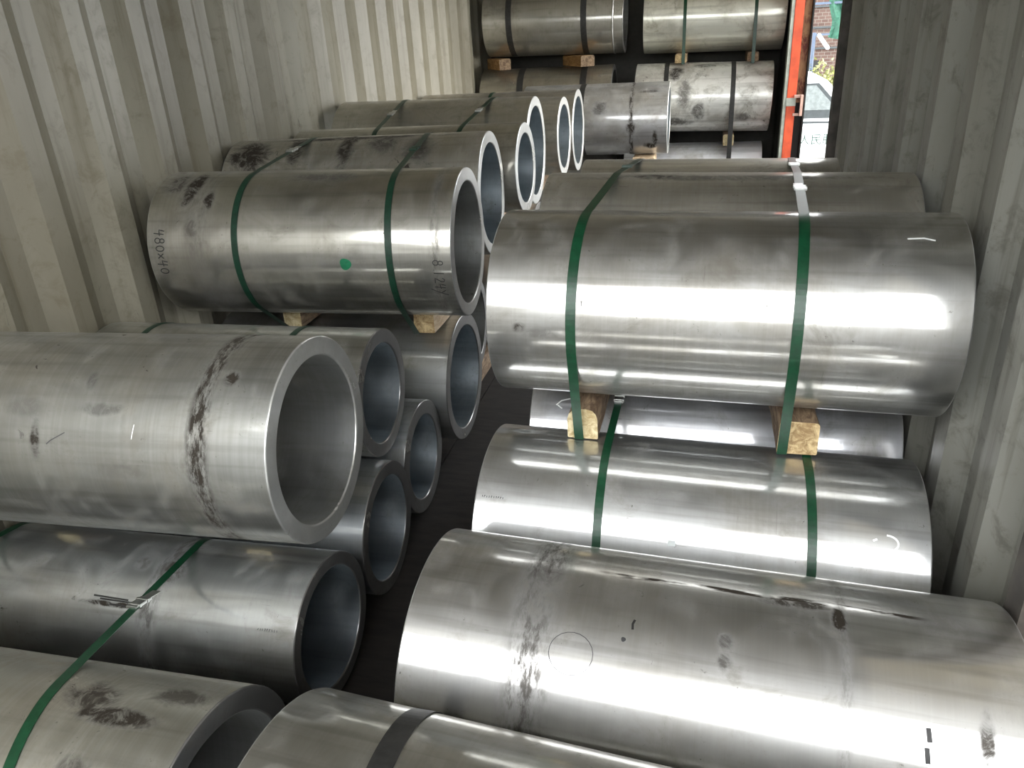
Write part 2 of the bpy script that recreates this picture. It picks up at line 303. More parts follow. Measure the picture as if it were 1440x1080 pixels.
INFO = {
# key: (label, group, steel options, rim material, bore material)
'R4': ('steel pipe with two bright green straps raised on wood blocks, nearest in the right column', 'raised pipes in the right column', dict(rough=.20, dirt=.15, base=(.62,.62,.60), blobs=((-.41,3,.014,3,.8),(-.36,0,.04,3,.5),(.0,86,.3,2.5,.5),(.19,58,.06,4,.3),(.2,2,.3,2,.3))), 0, 0),
'R5': ('brown-grey steel pipe just behind the topmost green-strapped pipe on the right', 'raised pipes in the right column', dict(rough=.34, dirt=.45, base=(.58,.56,.50), gloss=.3, blobs=((0,80,.35,4,.6),(-.2,82,.08,5,.8))), 0, 0),
'R6': ('raised steel pipe farthest back in the right column, only its top ridge showing', 'raised pipes in the right column', dict(rough=.30, dirt=.4, base=(.74,.73,.68), gloss=.4), 0, 0),
'R3': ('bright steel pipe glimpsed behind the two wood blocks under the strapped right pipe', 'floor pipes in the right column', dict(rough=.22, dirt=.15, base=(.64,.65,.68)), 0, 0),
'R2': ('clean steel pipe with two green straps, under the wood blocks on the right', 'floor pipes in the right column', dict(rough=.19, dirt=.1, base=(.66,.67,.67)), 0, 0),
'R1': ('largest foreground steel pipe, stained ring near its left end and dark scratched line on top', 'floor pipes in the right column', dict(rough=.22, dirt=.3, base=(.62,.62,.61), bands=((-.272,.05,.72),(.235,.012,.5)), longline=(92,-.2,.42), blobs=((.23,84,.012,8,.9),(.16,90,.06,3,.8),(.05,66,.012,3,.7),(.05,58,.01,3,.7),(.43,45,.01,9,.8),(-.27,85,.035,12,.6),(.40,90,.05,6,.45))), 0, 0),
'R0': ('steel pipe at the bottom edge of the picture with a wide black strap', 'floor pipes in the right column', dict(rough=.28, dirt=.3, base=(.60,.60,.57)), 0, 0),
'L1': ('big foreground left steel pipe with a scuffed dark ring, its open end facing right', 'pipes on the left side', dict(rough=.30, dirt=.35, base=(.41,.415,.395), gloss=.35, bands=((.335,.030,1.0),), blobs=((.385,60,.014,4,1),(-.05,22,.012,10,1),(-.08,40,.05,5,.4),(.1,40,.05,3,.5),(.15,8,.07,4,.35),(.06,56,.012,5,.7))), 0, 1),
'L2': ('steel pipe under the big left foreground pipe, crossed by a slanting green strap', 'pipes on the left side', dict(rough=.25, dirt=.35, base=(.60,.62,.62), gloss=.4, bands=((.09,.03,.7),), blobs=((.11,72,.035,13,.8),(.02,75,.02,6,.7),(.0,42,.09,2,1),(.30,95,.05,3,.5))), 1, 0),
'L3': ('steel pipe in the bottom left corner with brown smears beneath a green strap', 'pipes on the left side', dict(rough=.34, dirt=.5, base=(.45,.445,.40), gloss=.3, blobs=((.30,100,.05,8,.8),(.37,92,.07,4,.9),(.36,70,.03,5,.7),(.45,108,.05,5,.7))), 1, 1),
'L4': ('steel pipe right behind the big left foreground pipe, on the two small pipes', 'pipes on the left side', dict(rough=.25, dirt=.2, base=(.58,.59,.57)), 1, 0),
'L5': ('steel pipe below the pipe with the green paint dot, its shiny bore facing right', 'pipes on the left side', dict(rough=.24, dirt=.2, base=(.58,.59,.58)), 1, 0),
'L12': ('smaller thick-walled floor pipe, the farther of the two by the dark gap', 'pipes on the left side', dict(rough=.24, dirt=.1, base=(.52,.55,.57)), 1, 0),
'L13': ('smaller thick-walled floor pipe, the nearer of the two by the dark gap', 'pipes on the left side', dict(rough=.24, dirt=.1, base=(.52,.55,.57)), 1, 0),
'L6': ('steel pipe with a green paint dot and handwritten numbers at both ends', 'pipes on the left side', dict(rough=.22, dirt=.35, base=(.58,.57,.52), bands=((-.33,.05,.4),(.45,.02,.6)), gloss=.55, blobs=((-.37,62,.03,22,.85),(-.30,48,.018,9,.9),(-.35,25,.025,9,.6),(-.44,70,.04,14,.7),(.05,74,.11,7,.6),(.20,0,.03,10,.35),(-.28,-30,.05,14,.5))), 0, 1),
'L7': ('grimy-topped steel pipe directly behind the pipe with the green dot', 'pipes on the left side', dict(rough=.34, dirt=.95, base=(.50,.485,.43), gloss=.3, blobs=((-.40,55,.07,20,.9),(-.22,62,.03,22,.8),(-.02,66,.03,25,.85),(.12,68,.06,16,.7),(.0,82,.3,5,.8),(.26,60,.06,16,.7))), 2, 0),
'L8': ('slimmer steel pipe, third in the raised left row, with a bright white rim', 'pipes on the left side', dict(rough=.30, dirt=.4, base=(.54,.53,.48)), 2, 0),
'L9': ('steel pipe fourth in the raised left row, its bright rim rising behind the slimmer one', 'pipes on the left side', dict(rough=.32, dirt=.55, base=(.54,.53,.48)), 2, 0),
'L10': ('steel pipe second last in the raised left row with a small dark green dot', 'pipes on the left side', dict(rough=.32, dirt=.4, base=(.54,.53,.48)), 2, 0),
'L11': ('last steel pipe of the raised left row, thin bright rim before the black strapped one', 'pipes on the left side', dict(rough=.32, dirt=.6, base=(.52,.50,.45)), 2, 0),
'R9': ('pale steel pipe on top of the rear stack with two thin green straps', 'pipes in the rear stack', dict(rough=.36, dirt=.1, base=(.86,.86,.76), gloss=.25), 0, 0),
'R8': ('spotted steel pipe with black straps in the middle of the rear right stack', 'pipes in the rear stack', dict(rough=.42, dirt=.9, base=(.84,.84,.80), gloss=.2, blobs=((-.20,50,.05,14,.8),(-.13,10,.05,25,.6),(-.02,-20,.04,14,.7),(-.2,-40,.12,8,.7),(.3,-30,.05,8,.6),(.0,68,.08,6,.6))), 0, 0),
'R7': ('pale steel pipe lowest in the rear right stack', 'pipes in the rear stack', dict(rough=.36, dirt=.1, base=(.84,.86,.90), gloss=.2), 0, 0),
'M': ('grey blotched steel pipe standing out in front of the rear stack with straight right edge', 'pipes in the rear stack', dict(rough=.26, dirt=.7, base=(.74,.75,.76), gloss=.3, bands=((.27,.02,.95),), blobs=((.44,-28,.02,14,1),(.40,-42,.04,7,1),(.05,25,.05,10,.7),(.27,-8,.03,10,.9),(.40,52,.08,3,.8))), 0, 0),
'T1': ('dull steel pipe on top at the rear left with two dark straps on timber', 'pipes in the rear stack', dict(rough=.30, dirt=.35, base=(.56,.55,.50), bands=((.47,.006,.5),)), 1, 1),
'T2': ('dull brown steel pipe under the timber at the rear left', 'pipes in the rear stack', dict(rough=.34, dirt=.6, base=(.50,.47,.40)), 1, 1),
}
PIPE = {}
def lathe(prof, seg=112, mi=None):
    """prof: list of (x, r); returns verts, faces"""
    V, F = [], []
    for (x, r) in prof:
        for i in range(seg):
            a = 2*PI*i/seg; V.append((x, -r*math.cos(a), r*math.sin(a)))
    for j in range(len(prof)-1):
        for i in range(seg):
            k2 = (i+1) % seg; F.append((j*seg+i, j*seg+k2, (j+1)*seg+k2, (j+1)*seg+i))
    return V, F
def make_pipe(key, spec, mat, rimmat, boremat, label, group, seg=112):
    y, z, r, x0, x1, yw, tl, tk = spec
    h = (x1-x0)/2; c = .003; ri = r-tk; n = 9
    V, F = lathe([(-h+c+(2*h-2*c)*i/n, r) for i in range(n+1)], seg)
    V2, F2 = lathe([(h-.004-(2*h-.008)*i/n, ri) for i in range(n+1)], seg)
    o_ = len(V); me = mesh(V+V2, F+[tuple(i+o_ for i in f) for f in F2], 'steel_pipe')
    me.materials.append(mat); me.materials.append(boremat)
    for i, p in enumerate(me.polygons):
        p.use_smooth = True; p.material_index = 0 if i < len(F) else 1
    o = bpy.data.objects.new('steel_pipe', me); COL.objects.link(o)
    o.location = (OX+(x0+x1)/2, y, OZ+z); o.rotation_euler = (0, -tl, yw)
    tag(o, label, 'pipe', group)
    for s in (-1, 1):
        V, F = lathe([(s*(h-c), r), (s*(h-c*.3), r-c*.25), (s*h, r-c), (s*h, (r+ri)/2), (s*h, ri+.004), (s*(h-.001), ri+.001), (s*(h-.004), ri)], seg)
        for i, v in enumerate(V): # a slightly battered edge
            q = noise.noise(Vector(v)*9)*.0012; V[i] = (v[0]+q*.5, v[1], v[2])
        if s > 0: pass
        rm = mesh(V, F, 'rim'); rm.materials.append(rimmat)
        for j, p in enumerate(rm.polygons): p.use_smooth = j//seg in (0, 1, 4, 5)
        q = bpy.data.objects.new('rim', rm); COL.objects.link(q); q.parent = o
        bm = bmesh.new(); bm.from_mesh(rm); bmesh.ops.recalc_face_normals(bm, faces=bm.faces); bm.to_mesh(rm); bm.free()
    bm = bmesh.new(); bm.from_mesh(me)
    for f in bm.faces:
        cc = f.calc_center_median(); rad = Vector((0, cc.y, cc.z)); out_ = f.normal.dot(rad) > 0
        if (f.material_index == 0) != out_: f.normal_flip()
    bm.to_mesh(me); bm.free()
    return o
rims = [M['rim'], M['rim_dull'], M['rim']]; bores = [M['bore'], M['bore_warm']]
for i, key in enumerate(P):
    lab, grp, so, rk, bk = INFO[key]
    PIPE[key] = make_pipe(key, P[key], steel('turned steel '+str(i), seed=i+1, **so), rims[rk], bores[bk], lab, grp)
# layer that carries the raised left row (out of sight below it)
mh = steel('turned steel below', dirt=.5, seed=40)
for (yy, xa, xb) in ((3.03, -1.78, -.95), (3.53, -1.78, -.95), (4.03, -1.78, -.95), (4.53, -1.78, -.95), (5.03, -1.78, -.95), (5.93, -1.5, -.62), (6.44, -1.76, -.70)):
    sp_ = (yy, -1.16, .235, xa, xb, 0, 0, .042)
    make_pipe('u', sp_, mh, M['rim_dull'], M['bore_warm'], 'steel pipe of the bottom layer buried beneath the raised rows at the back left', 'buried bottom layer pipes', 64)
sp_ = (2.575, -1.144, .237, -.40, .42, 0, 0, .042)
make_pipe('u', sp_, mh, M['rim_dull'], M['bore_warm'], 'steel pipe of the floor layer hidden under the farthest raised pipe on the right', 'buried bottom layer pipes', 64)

# ---------------------------------------------------------------- timber blocks
def block(x0, x1, y0, y1, z0, z1, label, group='timber blocks between the pipes', end='wood_end', side='wood_side', rz=0, rough=.002, name='wood_block', rnd_=.25):
    cx, cy_ = (x0+x1)/2, (y0+y1)/2; w, h, L = (x1-x0)/2, z1-z0, (y1-y0)/2
    sec = []; rr = min(w, h)*rnd_; rb = min(w, h)*.08
    for (qx, qz, a0, r) in ((w, 0, -90, rb), (w, h, 0, rr), (-w, h, 90, rr), (-w, 0, 180, rb)):
        ccx = qx-r if qx > 0 else qx+r; ccz = qz-r if qz > 0 else qz+r
        for i in range(4):
            a = math.radians(a0+30*i); sec.append((ccx+r*math.cos(a), ccz+r*math.sin(a)))
    n = len(sec); V, F, K = [], [], 7
    for j in range(K):
        for (a, b) in sec:
            p = Vector((a, -L+2*L*j/(K-1), b)); q = noise.noise_vector(p*45+Vector((x0*9, y0*7, 0)))*rough
            V.append(p+Vector((q.x, q.y*1.5, q.z*.2)))
    for j in range(K-1):
        for i in range(n): F.append((j*n+i, j*n+(i+1) % n, (j+1)*n+(i+1) % n, (j+1)*n+i))
    F += [tuple(range(n))[::-1], tuple(range((K-1)*n, K*n))]
    o = obj(name, mesh(V, F, name), [M[side], M[end]]); o.data.polygons[-1].material_index = 1; o.data.polygons[-2].material_index = 1
    bm = bmesh.new(); bm.from_mesh(o.data); bmesh.ops.recalc_face_normals(bm, faces=bm.faces); bm.to_mesh(o.data); bm.free()
    o.location = (OX+cx, cy_, OZ+z0); o.rotation_euler = (0, 0, rz)
    return tag(o, label, 'wood block', group)
block(-.288, -.214, 1.615, 1.98, -.902, -.823, 'pale rounded wood block under the left strap of the topmost right pipe', end='wood_end', rnd_=.75)
block(.198, .286, 1.612, 1.98, -.905, -.823, 'rough yellow wood block under the right strap of the topmost right pipe', end='wood_end2', rough=.004)
block(-.955, -.880, 2.352, 2.64, -.933, -.853, 'small split wood block under the right strap of the pipe with the green dot', end='wood_end2', side='wood_pale')
block(-1.46, -1.39, 2.352, 2.64, -.930, -.850, 'shadowed wood block under the left strap of the pipe with the green dot')
block(-.238, -.155, 6.33, 6.75, -.258, -.196, 'pale wood block under the left thin green strap of the top rear pipe', end='wood_end2', side='wood_pale')
block(.285, .365, 6.33, 6.75, -.269, -.205, 'brown wood block under the right thin green strap of the top rear pipe', end='wood_side')
block(.144, .222, 6.22, 6.62, -.850, -.769, 'pale wood block cut in two by a black strap, in the rear right stack', end='wood_end')
block(-1.675, -1.585, 6.22, 6.62, -.246, -.165, 'orange-brown timber under the left dark strap of the rear top pipe', side='wood_orange', end='wood_side', rz=.5)
block(-1.04, -.93, 6.20, 6.62, -.246, -.169, 'orange-brown timber under the right dark strap of the rear top pipe', side='wood_orange', end='wood_side', rz=.5)
block(-.50, -.34, 5.76, 6.02, -.925, -.855, 'thin wood block below the blotched grey pipe at the rear', end='wood_pale', side='wood_pale')
block(-1.16, -1.06, 5.76, 6.02, -.925, -.855, 'hidden wood block at the left under the blotched grey pipe', )
for xx in (-1.62, -1.04):
    w = 'left' if xx < -1.3 else 'right'
    block(xx-.04, xx+.04, 2.80, 5.20, -.925, -.825, 'long %s hand bearer beam under the raised left row' % w, 'bearer beams', name='bearer_beam', rough=.001)
    for q in ('L7', 'L8', 'L9', 'L10', 'L11'):
        yy, zz, rr = P[q][:3]; top = zz-rr-.001
        if top-(-.825) > .012: block(xx-.03, xx+.03, yy-.06, yy+.06, -.825, top, 'packing piece on the %s bearer beam of the raised left row' % w, 'packing pieces', name='packing_piece')
    block(xx-.035, xx+.035, 1.37, 1.55, -1.115 + (.0 if xx < -1.3 else .006), -1.052, 'hidden %s wood block under the big foreground left pipe' % w)
    block(xx-.05, xx+.05, .60, .80, -1.489, -1.447, 'flat floor board at the %s under the corner pipe' % w, 'floor boards', name='floor_board')
    block(xx-.05, xx+.05, 2.43, 2.63, -1.489, -1.420, 'flat floor board at the %s under the pipe below the green-dotted one' % w, 'floor boards', name='floor_board')
    block(xx-.04+.03, xx+.04+.03, 2.9, 5.2, -1.489, -1.397, 'floor bearer at the %s under the buried pipes' % w, 'floor bearers', name='floor_bearer', rough=.001)
    block(xx-.04+(.15 if xx<-1.3 else .25), xx+.04+(.15 if xx<-1.3 else .25), 5.75, 6.6, -1.489, -1.397, 'floor bearer at the %s under the rear buried pipes' % w, 'floor bearers', name='floor_bearer', rough=.001)
    block(xx-.035, xx+.035, 6.34, 6.6, -.924, -.741, 'hidden packing at the %s under the brown rear pipe' % w, 'packing pieces', name='packing_piece')
for xx in (-.25, .28):
    w = 'left' if xx < 0 else 'right'
    block(xx-.045, xx+.045, .40, 2.80, -1.489, -1.385, 'floor bearer at the %s under the right column of pipes' % w, 'floor bearers', name='floor_bearer', rough=.001)
    block(xx-.045, xx+.045, 6.2, 6.65, -1.489, -1.332, 'floor bearer at the %s under the rear right stack' % w, 'floor bearers', name='floor_bearer', rough=.001)

# ---------------------------------------------------------------- straps
def hull(pts):
    pts = sorted(set(pts))
    def half(ps):
        h = []
        for p in ps:
            while len(h) > 1 and (h[-1][0]-h[-2][0])*(p[1]-h[-2][1])-(h[-1][1]-h[-2][1])*(p[0]-h[-2][0]) <= 1e-9: h.pop()
            h.append(p)
        return h
    a, b = half(pts), half(pts[::-1]); return a[:-1]+b[:-1]
def circle_at(key, x):
    y, z, r, x0, x1, yw, tl, tk = P[key]; dx = x-(x0+x1)/2
    return y+dx*math.tan(yw), z+dx*math.tan(tl), r
def strap(keys, xs, mat, label, w=.021, corners=(), seals=(), group='straps round the pipes', ang=None, off=.0006):
    """xs: [(y, x), ...] linear course of the strap; corners: (y, z) block corners it also passes round; seals: (y, top) places"""
    xs = sorted(xs)
    def xa(y):
        if len(xs) == 1: return xs[0][1]
        (y0, a), (y1, b) = xs[0], xs[-1]
        return a+(b-a)*(y-y0)/(y1-y0)
    pts = list(corners)
    for kk in keys:
        y, z, r = circle_at(kk, xa(P[kk][0]))
        for i in range(120):
            t = 2*PI*i/120; pts.append((round(y+(r+off)*math.cos(t), 5), round(z+(r+off)*math.sin(t), 5)))
    Hh = hull(pts)
    # resample long spans so the course can slant
    L = []
    for i, p in enumerate(Hh):
        q = Hh[(i+1) % len(Hh)]; d = math.hypot(q[0]-p[0], q[1]-p[1]); n = max(1, int(d/.03))
        for j in range(n): L.append((p[0]+(q[0]-p[0])*j/n, p[1]+(q[1]-p[1])*j/n))
    cyy = sum(p[0] for p in L)/len(L); V, F = [], []; n = len(L); th = .0013
    for i, p in enumerate(L):
        a, b = L[i-1], L[(i+1) % n]; t = Vector((b[0]-a[0], b[1]-a[1])).normalized(); nn = Vector((t.y, -t.x))
        x = OX+xa(p[0])
        for dx, dn in ((-w/2, 0), (w/2, 0), (w/2, th), (-w/2, th)):
            V.append((x+dx, p[0]+nn.x*dn, OZ+p[1]+nn.y*dn))
    for i in range(n):
        j = (i+1) % n
        for k_ in range(4): F.append((i*4+k_, i*4+(k_+1) % 4, j*4+(k_+1) % 4, j*4+k_))
    o = obj('steel_strap', mesh(V, F, 'steel_strap'), M[mat]); bm = bmesh.new(); bm.from_mesh(o.data); bmesh.ops.recalc_face_normals(bm, faces=bm.faces); bm.to_mesh(o.data); bm.free()
    tag(o, label, 'strap', group)
    for (sy_, mm) in seals:
        best = min(range(n), key=lambda i: abs(L[i][0]-sy_)+(0 if L[i][1] > sum(q[1] for q in L)/n else 9))
        a, b = L[best-1], L[(best+1) % n]; t = Vector((0, b[0]-a[0], b[1]-a[1])).normalized(); nz = Vector((0, t.z, -t.y))
        xd = t.cross(nz)
        bm = bmesh.new(); bx(bm, -w/2-.003, w/2+.003, -.024, .024, -.001, .0055, 0, .0012)
        for yy in (-.012, .012): bx(bm, -w/2-.0045, w/2+.0045, yy-.0025, yy+.0025, -.001, .0065)
        sx0 = bx  # crimped seal with a short loose strap tail
        bx(bm, -w/2, w/2, -.055, -.024, .002, .0034)
        q = obj('seal', bm, M[mm], o)
        q.matrix_world = Matrix.Translation((OX+xa(L[best][0]), L[best][0], OZ+L[best][1])) @ Matrix(((xd.x, t.x, nz.x, 0), (xd.y, t.y, nz.y, 0), (xd.z, t.z, nz.z, 0), (0, 0, 0, 1)))
    return o
strap(['R4', 'R5', 'R6'], [(1.55, -.262), (2.72, -.214)], 'green', 'left green strap round the topmost right pipe and the pipes behind it', .022, [(1.612, -.902)], [(2.45, 'green_dark')])
strap(['R4', 'R5', 'R6'], [(1.53, .204), (2.72, .285)], 'green', 'right green strap round the topmost right pipe and the pipes behind it', .022, [(1.609, -.905)], [(2.02, 'seal'), (2.5, 'seal')])
strap(['R2', 'R3'], [(1.38, -.189), (2.1, -.184)], 'green', 'left green strap on the clean pipe below the wood blocks', .019, (), [(1.83, 'seal')])
strap(['R2', 'R3'], [(1.38, .262), (2.1, .268)], 'green', 'right green strap on the clean pipe below the wood blocks', .019)
strap(['L6', 'L7'], [(2.09, -1.422), (2.72, -1.462)], 'green_dark', 'left dark green strap on the pipe with the green dot', .021, [(2.347, -.931)], [(2.62, 'seal')])
strap(['L6', 'L7'], [(2.13, -.918), (2.74, -.997)], 'green_dark', 'right dark green strap on the pipe with the green dot', .021, [(2.347, -.934)], [(2.6, 'green_dark')])
strap(['L8', 'L9'], [(3.2, -1.389), (3.69, -1.427)], 'green_dark', 'left dark green strap across the third and fourth raised left pipes', .021, (), [(3.5, 'seal')])
strap(['L8', 'L9'], [(3.2, -1.003), (3.69, -.987)], 'green_dark', 'right dark green strap across the third and fourth raised left pipes', .021, (), [(3.5, 'seal')])
strap(['L11'], [(5.0, -1.32)], 'green_dark', 'thin dark strap on the last pipe of the raised left row', .02)
strap(['L3', 'L2'], [(.60, -.992), (1.347, -1.190)], 'green', 'slanting green strap across the two lowest pipes in the bottom left', .020, (), [(1.04, 'seal')])
strap(['L3', 'L2'], [(.60, -1.58), (1.347, -1.765)], 'green', 'green strap end at the left edge above the slanting strap', .020)
strap(['R0'], [(.62, -.386)], 'black', 'wide black strap on the pipe at the bottom edge', .036)
strap(['L4'], [(1.87, -1.61)], 'green_dark', 'left dark green strap on the pipe behind the big foreground left pipe', .019)
strap(['L4'], [(1.87, -1.13)], 'green_dark', 'right dark green strap on the pipe behind the big foreground left pipe', .019)
strap(['R9'], [(6.5, -.178)], 'green', 'left thin green strap on the pale top rear pipe', .024, [(6.325, -.266)])
strap(['R9'], [(6.5, .325)], 'green', 'right thin green strap on the pale top rear pipe', .024, [(6.325, -.280)])
strap(['R8', 'R7'], [(6.4, .192)], 'black', 'black strap down the spotted rear pipe and its wood block', .034, [(6.215, -.85), (6.2, -.52)])
strap(['R8'], [(6.4, -.295)], 'black', 'short black strap at the left on the spotted rear pipe', .034)
strap(['T1'], [(6.4, -1.49)], 'black', 'left dark strap on the rear left top pipe', .045)
strap(['T1'], [(6.4, -.915)], 'black', 'right dark strap on the rear left top pipe', .045)
strap(['T2'], [(6.4, -1.43)], 'black', 'left dark strap on the brown rear left pipe', .05)
strap(['T2'], [(6.4, -.93)], 'black', 'right dark strap on the brown rear left pipe', .05)
strap(['M'], [(5.9, -.865)], 'black', 'black strap on the blotched rear pipe beside the last bright rim', .04, (), ())

# ---------------------------------------------------------------- marks on the pipes
def onp(key, s, deg_, rr=.0007):
    r = P[key][2]+rr; a = math.radians(deg_); return (s, -r*math.cos(a), r*math.sin(a))
def ribbon(key, lines, s0, a0, mat, name, w=.0016, down=True, label=None, curl=True):
    """lines: polylines in (u, v) metres; u runs round the pipe (downwards), v along its axis"""
    r = P[key][2]; V, F = [], []
    for ln in lines:
        pts = []
        for p, q in zip(ln, ln[1:]):
            n = max(1, int(math.hypot(q[0]-p[0], q[1]-p[1])/.006))
            pts += [(p[0]+(q[0]-p[0])*j/n, p[1]+(q[1]-p[1])*j/n) for j in range(n)]
        pts.append(ln[-1]); b = len(V)
        for i, p in enumerate(pts):
            a, c = pts[max(0, i-1)], pts[min(len(pts)-1, i+1)]; t = Vector((c[0]-a[0], c[1]-a[1]))
            t = t.normalized() if t.length > 0 else Vector((1, 0)); nn = Vector((-t.y, t.x))*w/2
            for sgn in (-1, 1):
                u, v = p[0]+nn.x*sgn, p[1]+nn.y*sgn
                V.append(onp(key, s0+v, a0-math.degrees(u/r)))
        for i in range(len(pts)-1): F.append((b+2*i, b+2*i+1, b+2*i+3, b+2*i+2))
    o = obj(name, mesh(V, F, name), M[mat], PIPE[key])
    if label: o['label'] = label
    return o
def oval(cx, cy_, a, b, n=12, st=0, en=1): return [(cx+a*math.cos(2*PI*(st+(en-st)*i/n)), cy_+b*math.sin(2*PI*(st+(en-st)*i/n))) for i in range(n+1)]
GL = { # handwriting, in a 0.6 x 1 cell
'4': [[(.12, 1), (.0, .45), (.55, .5)], [(.42, .95), (.32, -.1)]], '8': [oval(.3, .74, .19, .24), oval(.28, .27, .24, .27)],
'0': [oval(.3, .45, .25, .42)], 'x': [[(.05, .15), (.5, .7)], [(.05, .72), (.5, .12)]], '1': [[(.28, 1), (.25, 0)]],
'2': [[(.05, .75), (.2, .98), (.42, .9), (.42, .62), (.05, .05), (.6, .02)]], '.': [[(.25, .02), (.3, .06)]], '/': [[(.6, 1.1), (.3, .3), (-.15, -.5)], [(.0, .9), (.35, .4)]]}
def write(s, h):
    L = []; u = 0
    for ch in s:
        for ln in GL[ch]: L.append([(u+a*h, b*h) for a, b in ln])
        u += (.35 if ch == '.' else .72)*h
    return L
ribbon('L6', write('480x40', .034), -.475, 24, 'ink', 'handwriting', .0034, label='handwritten 480 x 40 running down the pipe')
ribbon('L6', write('8.124/', .032), .445, 2, 'ink', 'handwriting', .0028, label='handwritten figures near the open end')
def dot(key, s, a, rad, mat, name='paint_dot', label=None):
    r = P[key][2]; V = [onp(key, s, a, .0009)]
    for i in range(20):
        t = 2*PI*i/20; k_ = rad*(1+.08*math.sin(3*t+1)); V.append(onp(key, s+k_*math.cos(t), a+math.degrees(k_*math.sin(t)/r), .0009))
    o = obj(name, mesh(V, [(0, i+1, (i+1) % 20+1) for i in range(20)], name), M[mat], PIPE[key])
    if label: o['label'] = label
dot('L6', .165, -1.5, .0185, 'dot', label='round green paint dot')
dot('L10', .33, 30, .018, 'green_dark', label='small dark green paint dot')
def stamp(key, s, a, n, step, h, slope=0, seed=1):
    rnd = random.Random(seed); L = []
    for i in range(n):
        v = i*step
        L.append([(rnd.uniform(-.1, .1)*h, v+rnd.uniform(0, step*.3)), (h*rnd.uniform(.7, 1), v+rnd.uniform(-.2, .4)*step)])
        if rnd.random() < .6: L.append([(0, v), (h*.1, v+step*.5)])
    ribbon(key, L, s, a, 'ink_faint', 'punched_stamp', .0016)
stamp('L2', .385, 38, 9, .0058, .006, seed=2)
stamp('R2', -.468, 45, 10, .0055, .005, seed=3)
ribbon('R2', [[(0, 0), (.001, .055)], [(.004, .01), (.003, .05)]], -.462, 38, 'ink_faint', 'scratch_line', .0014)
ribbon('L2', [[(0, 0), (.003, .10)], [(.006, .02), (.008, .12)], [(.016, .05), (.017, .11)]], -.07, 47, 'ink', 'scuff_lines', .004)
ribbon('R2', [oval(0, 0, .016, .022, 8, .12, .5), [(-.006, -.018), (-.002, -.026)]], .40, 44, 'chalk', 'chalk_mark', .0042, label='white chalk squiggle')
ribbon('R3', [[(0, 0), (-.014, .014), (-.022, .04)], [(.0, .004), (.010, .018)]], -.42, 46, 'chalk', 'chalk_mark', .0035)
ribbon('L1', [[(0, 0), (.03, -.004)]], .19, 33, 'chalk', 'scratch_line', .0018)
ribbon('L1', [[(-.03, .045), (-.012, .01), (-.004, 0)]], -.02, 20, 'ink_faint', 'scratch_line', .002)
ribbon('R1', [oval(0, 0, .035, .038, 22)], -.20, 51, 'ink_faint', 'ring_scratch', .0012)
ribbon('R1', [[(0, 0), (.008, -.003), (.018, -.002)]], -.10, 69, 'ink', 'ink_mark', .004)
dot('R1', -.115, 60, .004, 'ink_faint', 'ink_mark')
ribbon('R1', [[(0, 0), (.02, .002)], [(.028, -.002), (.05, 0)]], .35, 47, 'ink', 'scuff_lines', .007)
ribbon('R4', [[(0, 0), (.012, .001)], [(.003, -.002), (.003, .006)]], -.27, 20, 'ink_faint', 'scratch_line', .0014)
ribbon('R4', [[(0, 0), (-.002, .03), (.004, .05)]], .37, 62, 'chalk', 'chalk_mark', .004)
# paper label low on the clean right pipe
V = [onp('R2', -.03+dx, 31+da, .001) for dx, da in ((-.007, -1.2), (.009, -1.2), (.009, 1.6), (-.007, 1.6))]
obj('paper_label', mesh(V, [(0, 1, 2, 3)]), M['paper'], PIPE['R2'])
V, F = lathe([(.455, .244), (.456, .2475), (.466, .2475), (.467, .244)], 96)
obj('machined_step', mesh(V, F), M['rim'], PIPE['T1'], True)

# ---------------------------------------------------------------- outside
GZ = -1.2
k = N('pale concrete yard'); v = k.noise(k.coord(), .8, 6, .6); k.l(k.mix(k.map(v, .3, .7), (.36, .36, .34), (.46, .46, .44)), k.b.inputs['Base Color']); k.b.inputs['Roughness'].default_value = .9
bm = bmesh.new(); bx(bm, -60, 60, -60, 80, GZ-.1, GZ); tag(obj('ground', bm, k.m), kind='structure')
k = N('dark added slab'); v = k.noise(k.coord(), .8, 6, .6); k.l(k.mix(k.map(v, .3, .7), (.07, .07, .067), (.12, .12, .115)), k.b.inputs['Base Color']); k.b.inputs['Roughness'].default_value = .9
bm = bmesh.new(); bx(bm, -40, 40, -40, 1.0, GZ, GZ+.012); tag(obj('added_dark_slab', bm, k.m), kind='structure')  # unseen slab added to keep reflections below the bright bands dark
bm = bmesh.new(); bx(bm, -30, 30, -7.2, -7, GZ, 1.75)  # unseen wall added behind the camera to cut off low sky light
for i in range(16): bx(bm, -30+i*4, -29.7+i*4, -7, -6.9, GZ, 1.85)
tag(obj('added_low_wall', bm, simple('added low wall cement', (.16, .15, .13), .9)), kind='structure')
for (xa, xb, ya, yb) in ((3.1, 5.5, -6.5, 3.6), (-3.85, -1.40, -6.5, -.35)):   # unseen ribbed boxes, added to block sideways light
    bm = bmesh.new(); bx(bm, xa, xb, ya, yb, GZ+.012, 2.0)
    for i in range(int((yb-ya)/.28)):
        for xx in (xa, xb): bx(bm, xx-.03, xx+.03, ya+.05+i*.28, ya+.17+i*.28, GZ+.1, 1.95)
    tag(obj('side_light_blocker', bm, simple('side light blocker paint', (.17, .17, .16), .6)), kind='structure')
bm = bmesh.new(); bx(bm, -7, 7, -2.3, 3.7, 4.4, 4.45)  # unseen roof added; its edge limits the pipe highlights from above
for i in range(7): bx(bm, -7, 7, -2.25+i*.95, -2.17+i*.95, 4.28, 4.4)
for yy in (-2.1, 3.6):
    for xx in (-6.8, 6.8): bx(bm, xx-.08, xx+.08, yy-.08, yy+.08, GZ, 4.28)
tag(obj('added_roof', bm, M['ceil']), kind='structure')
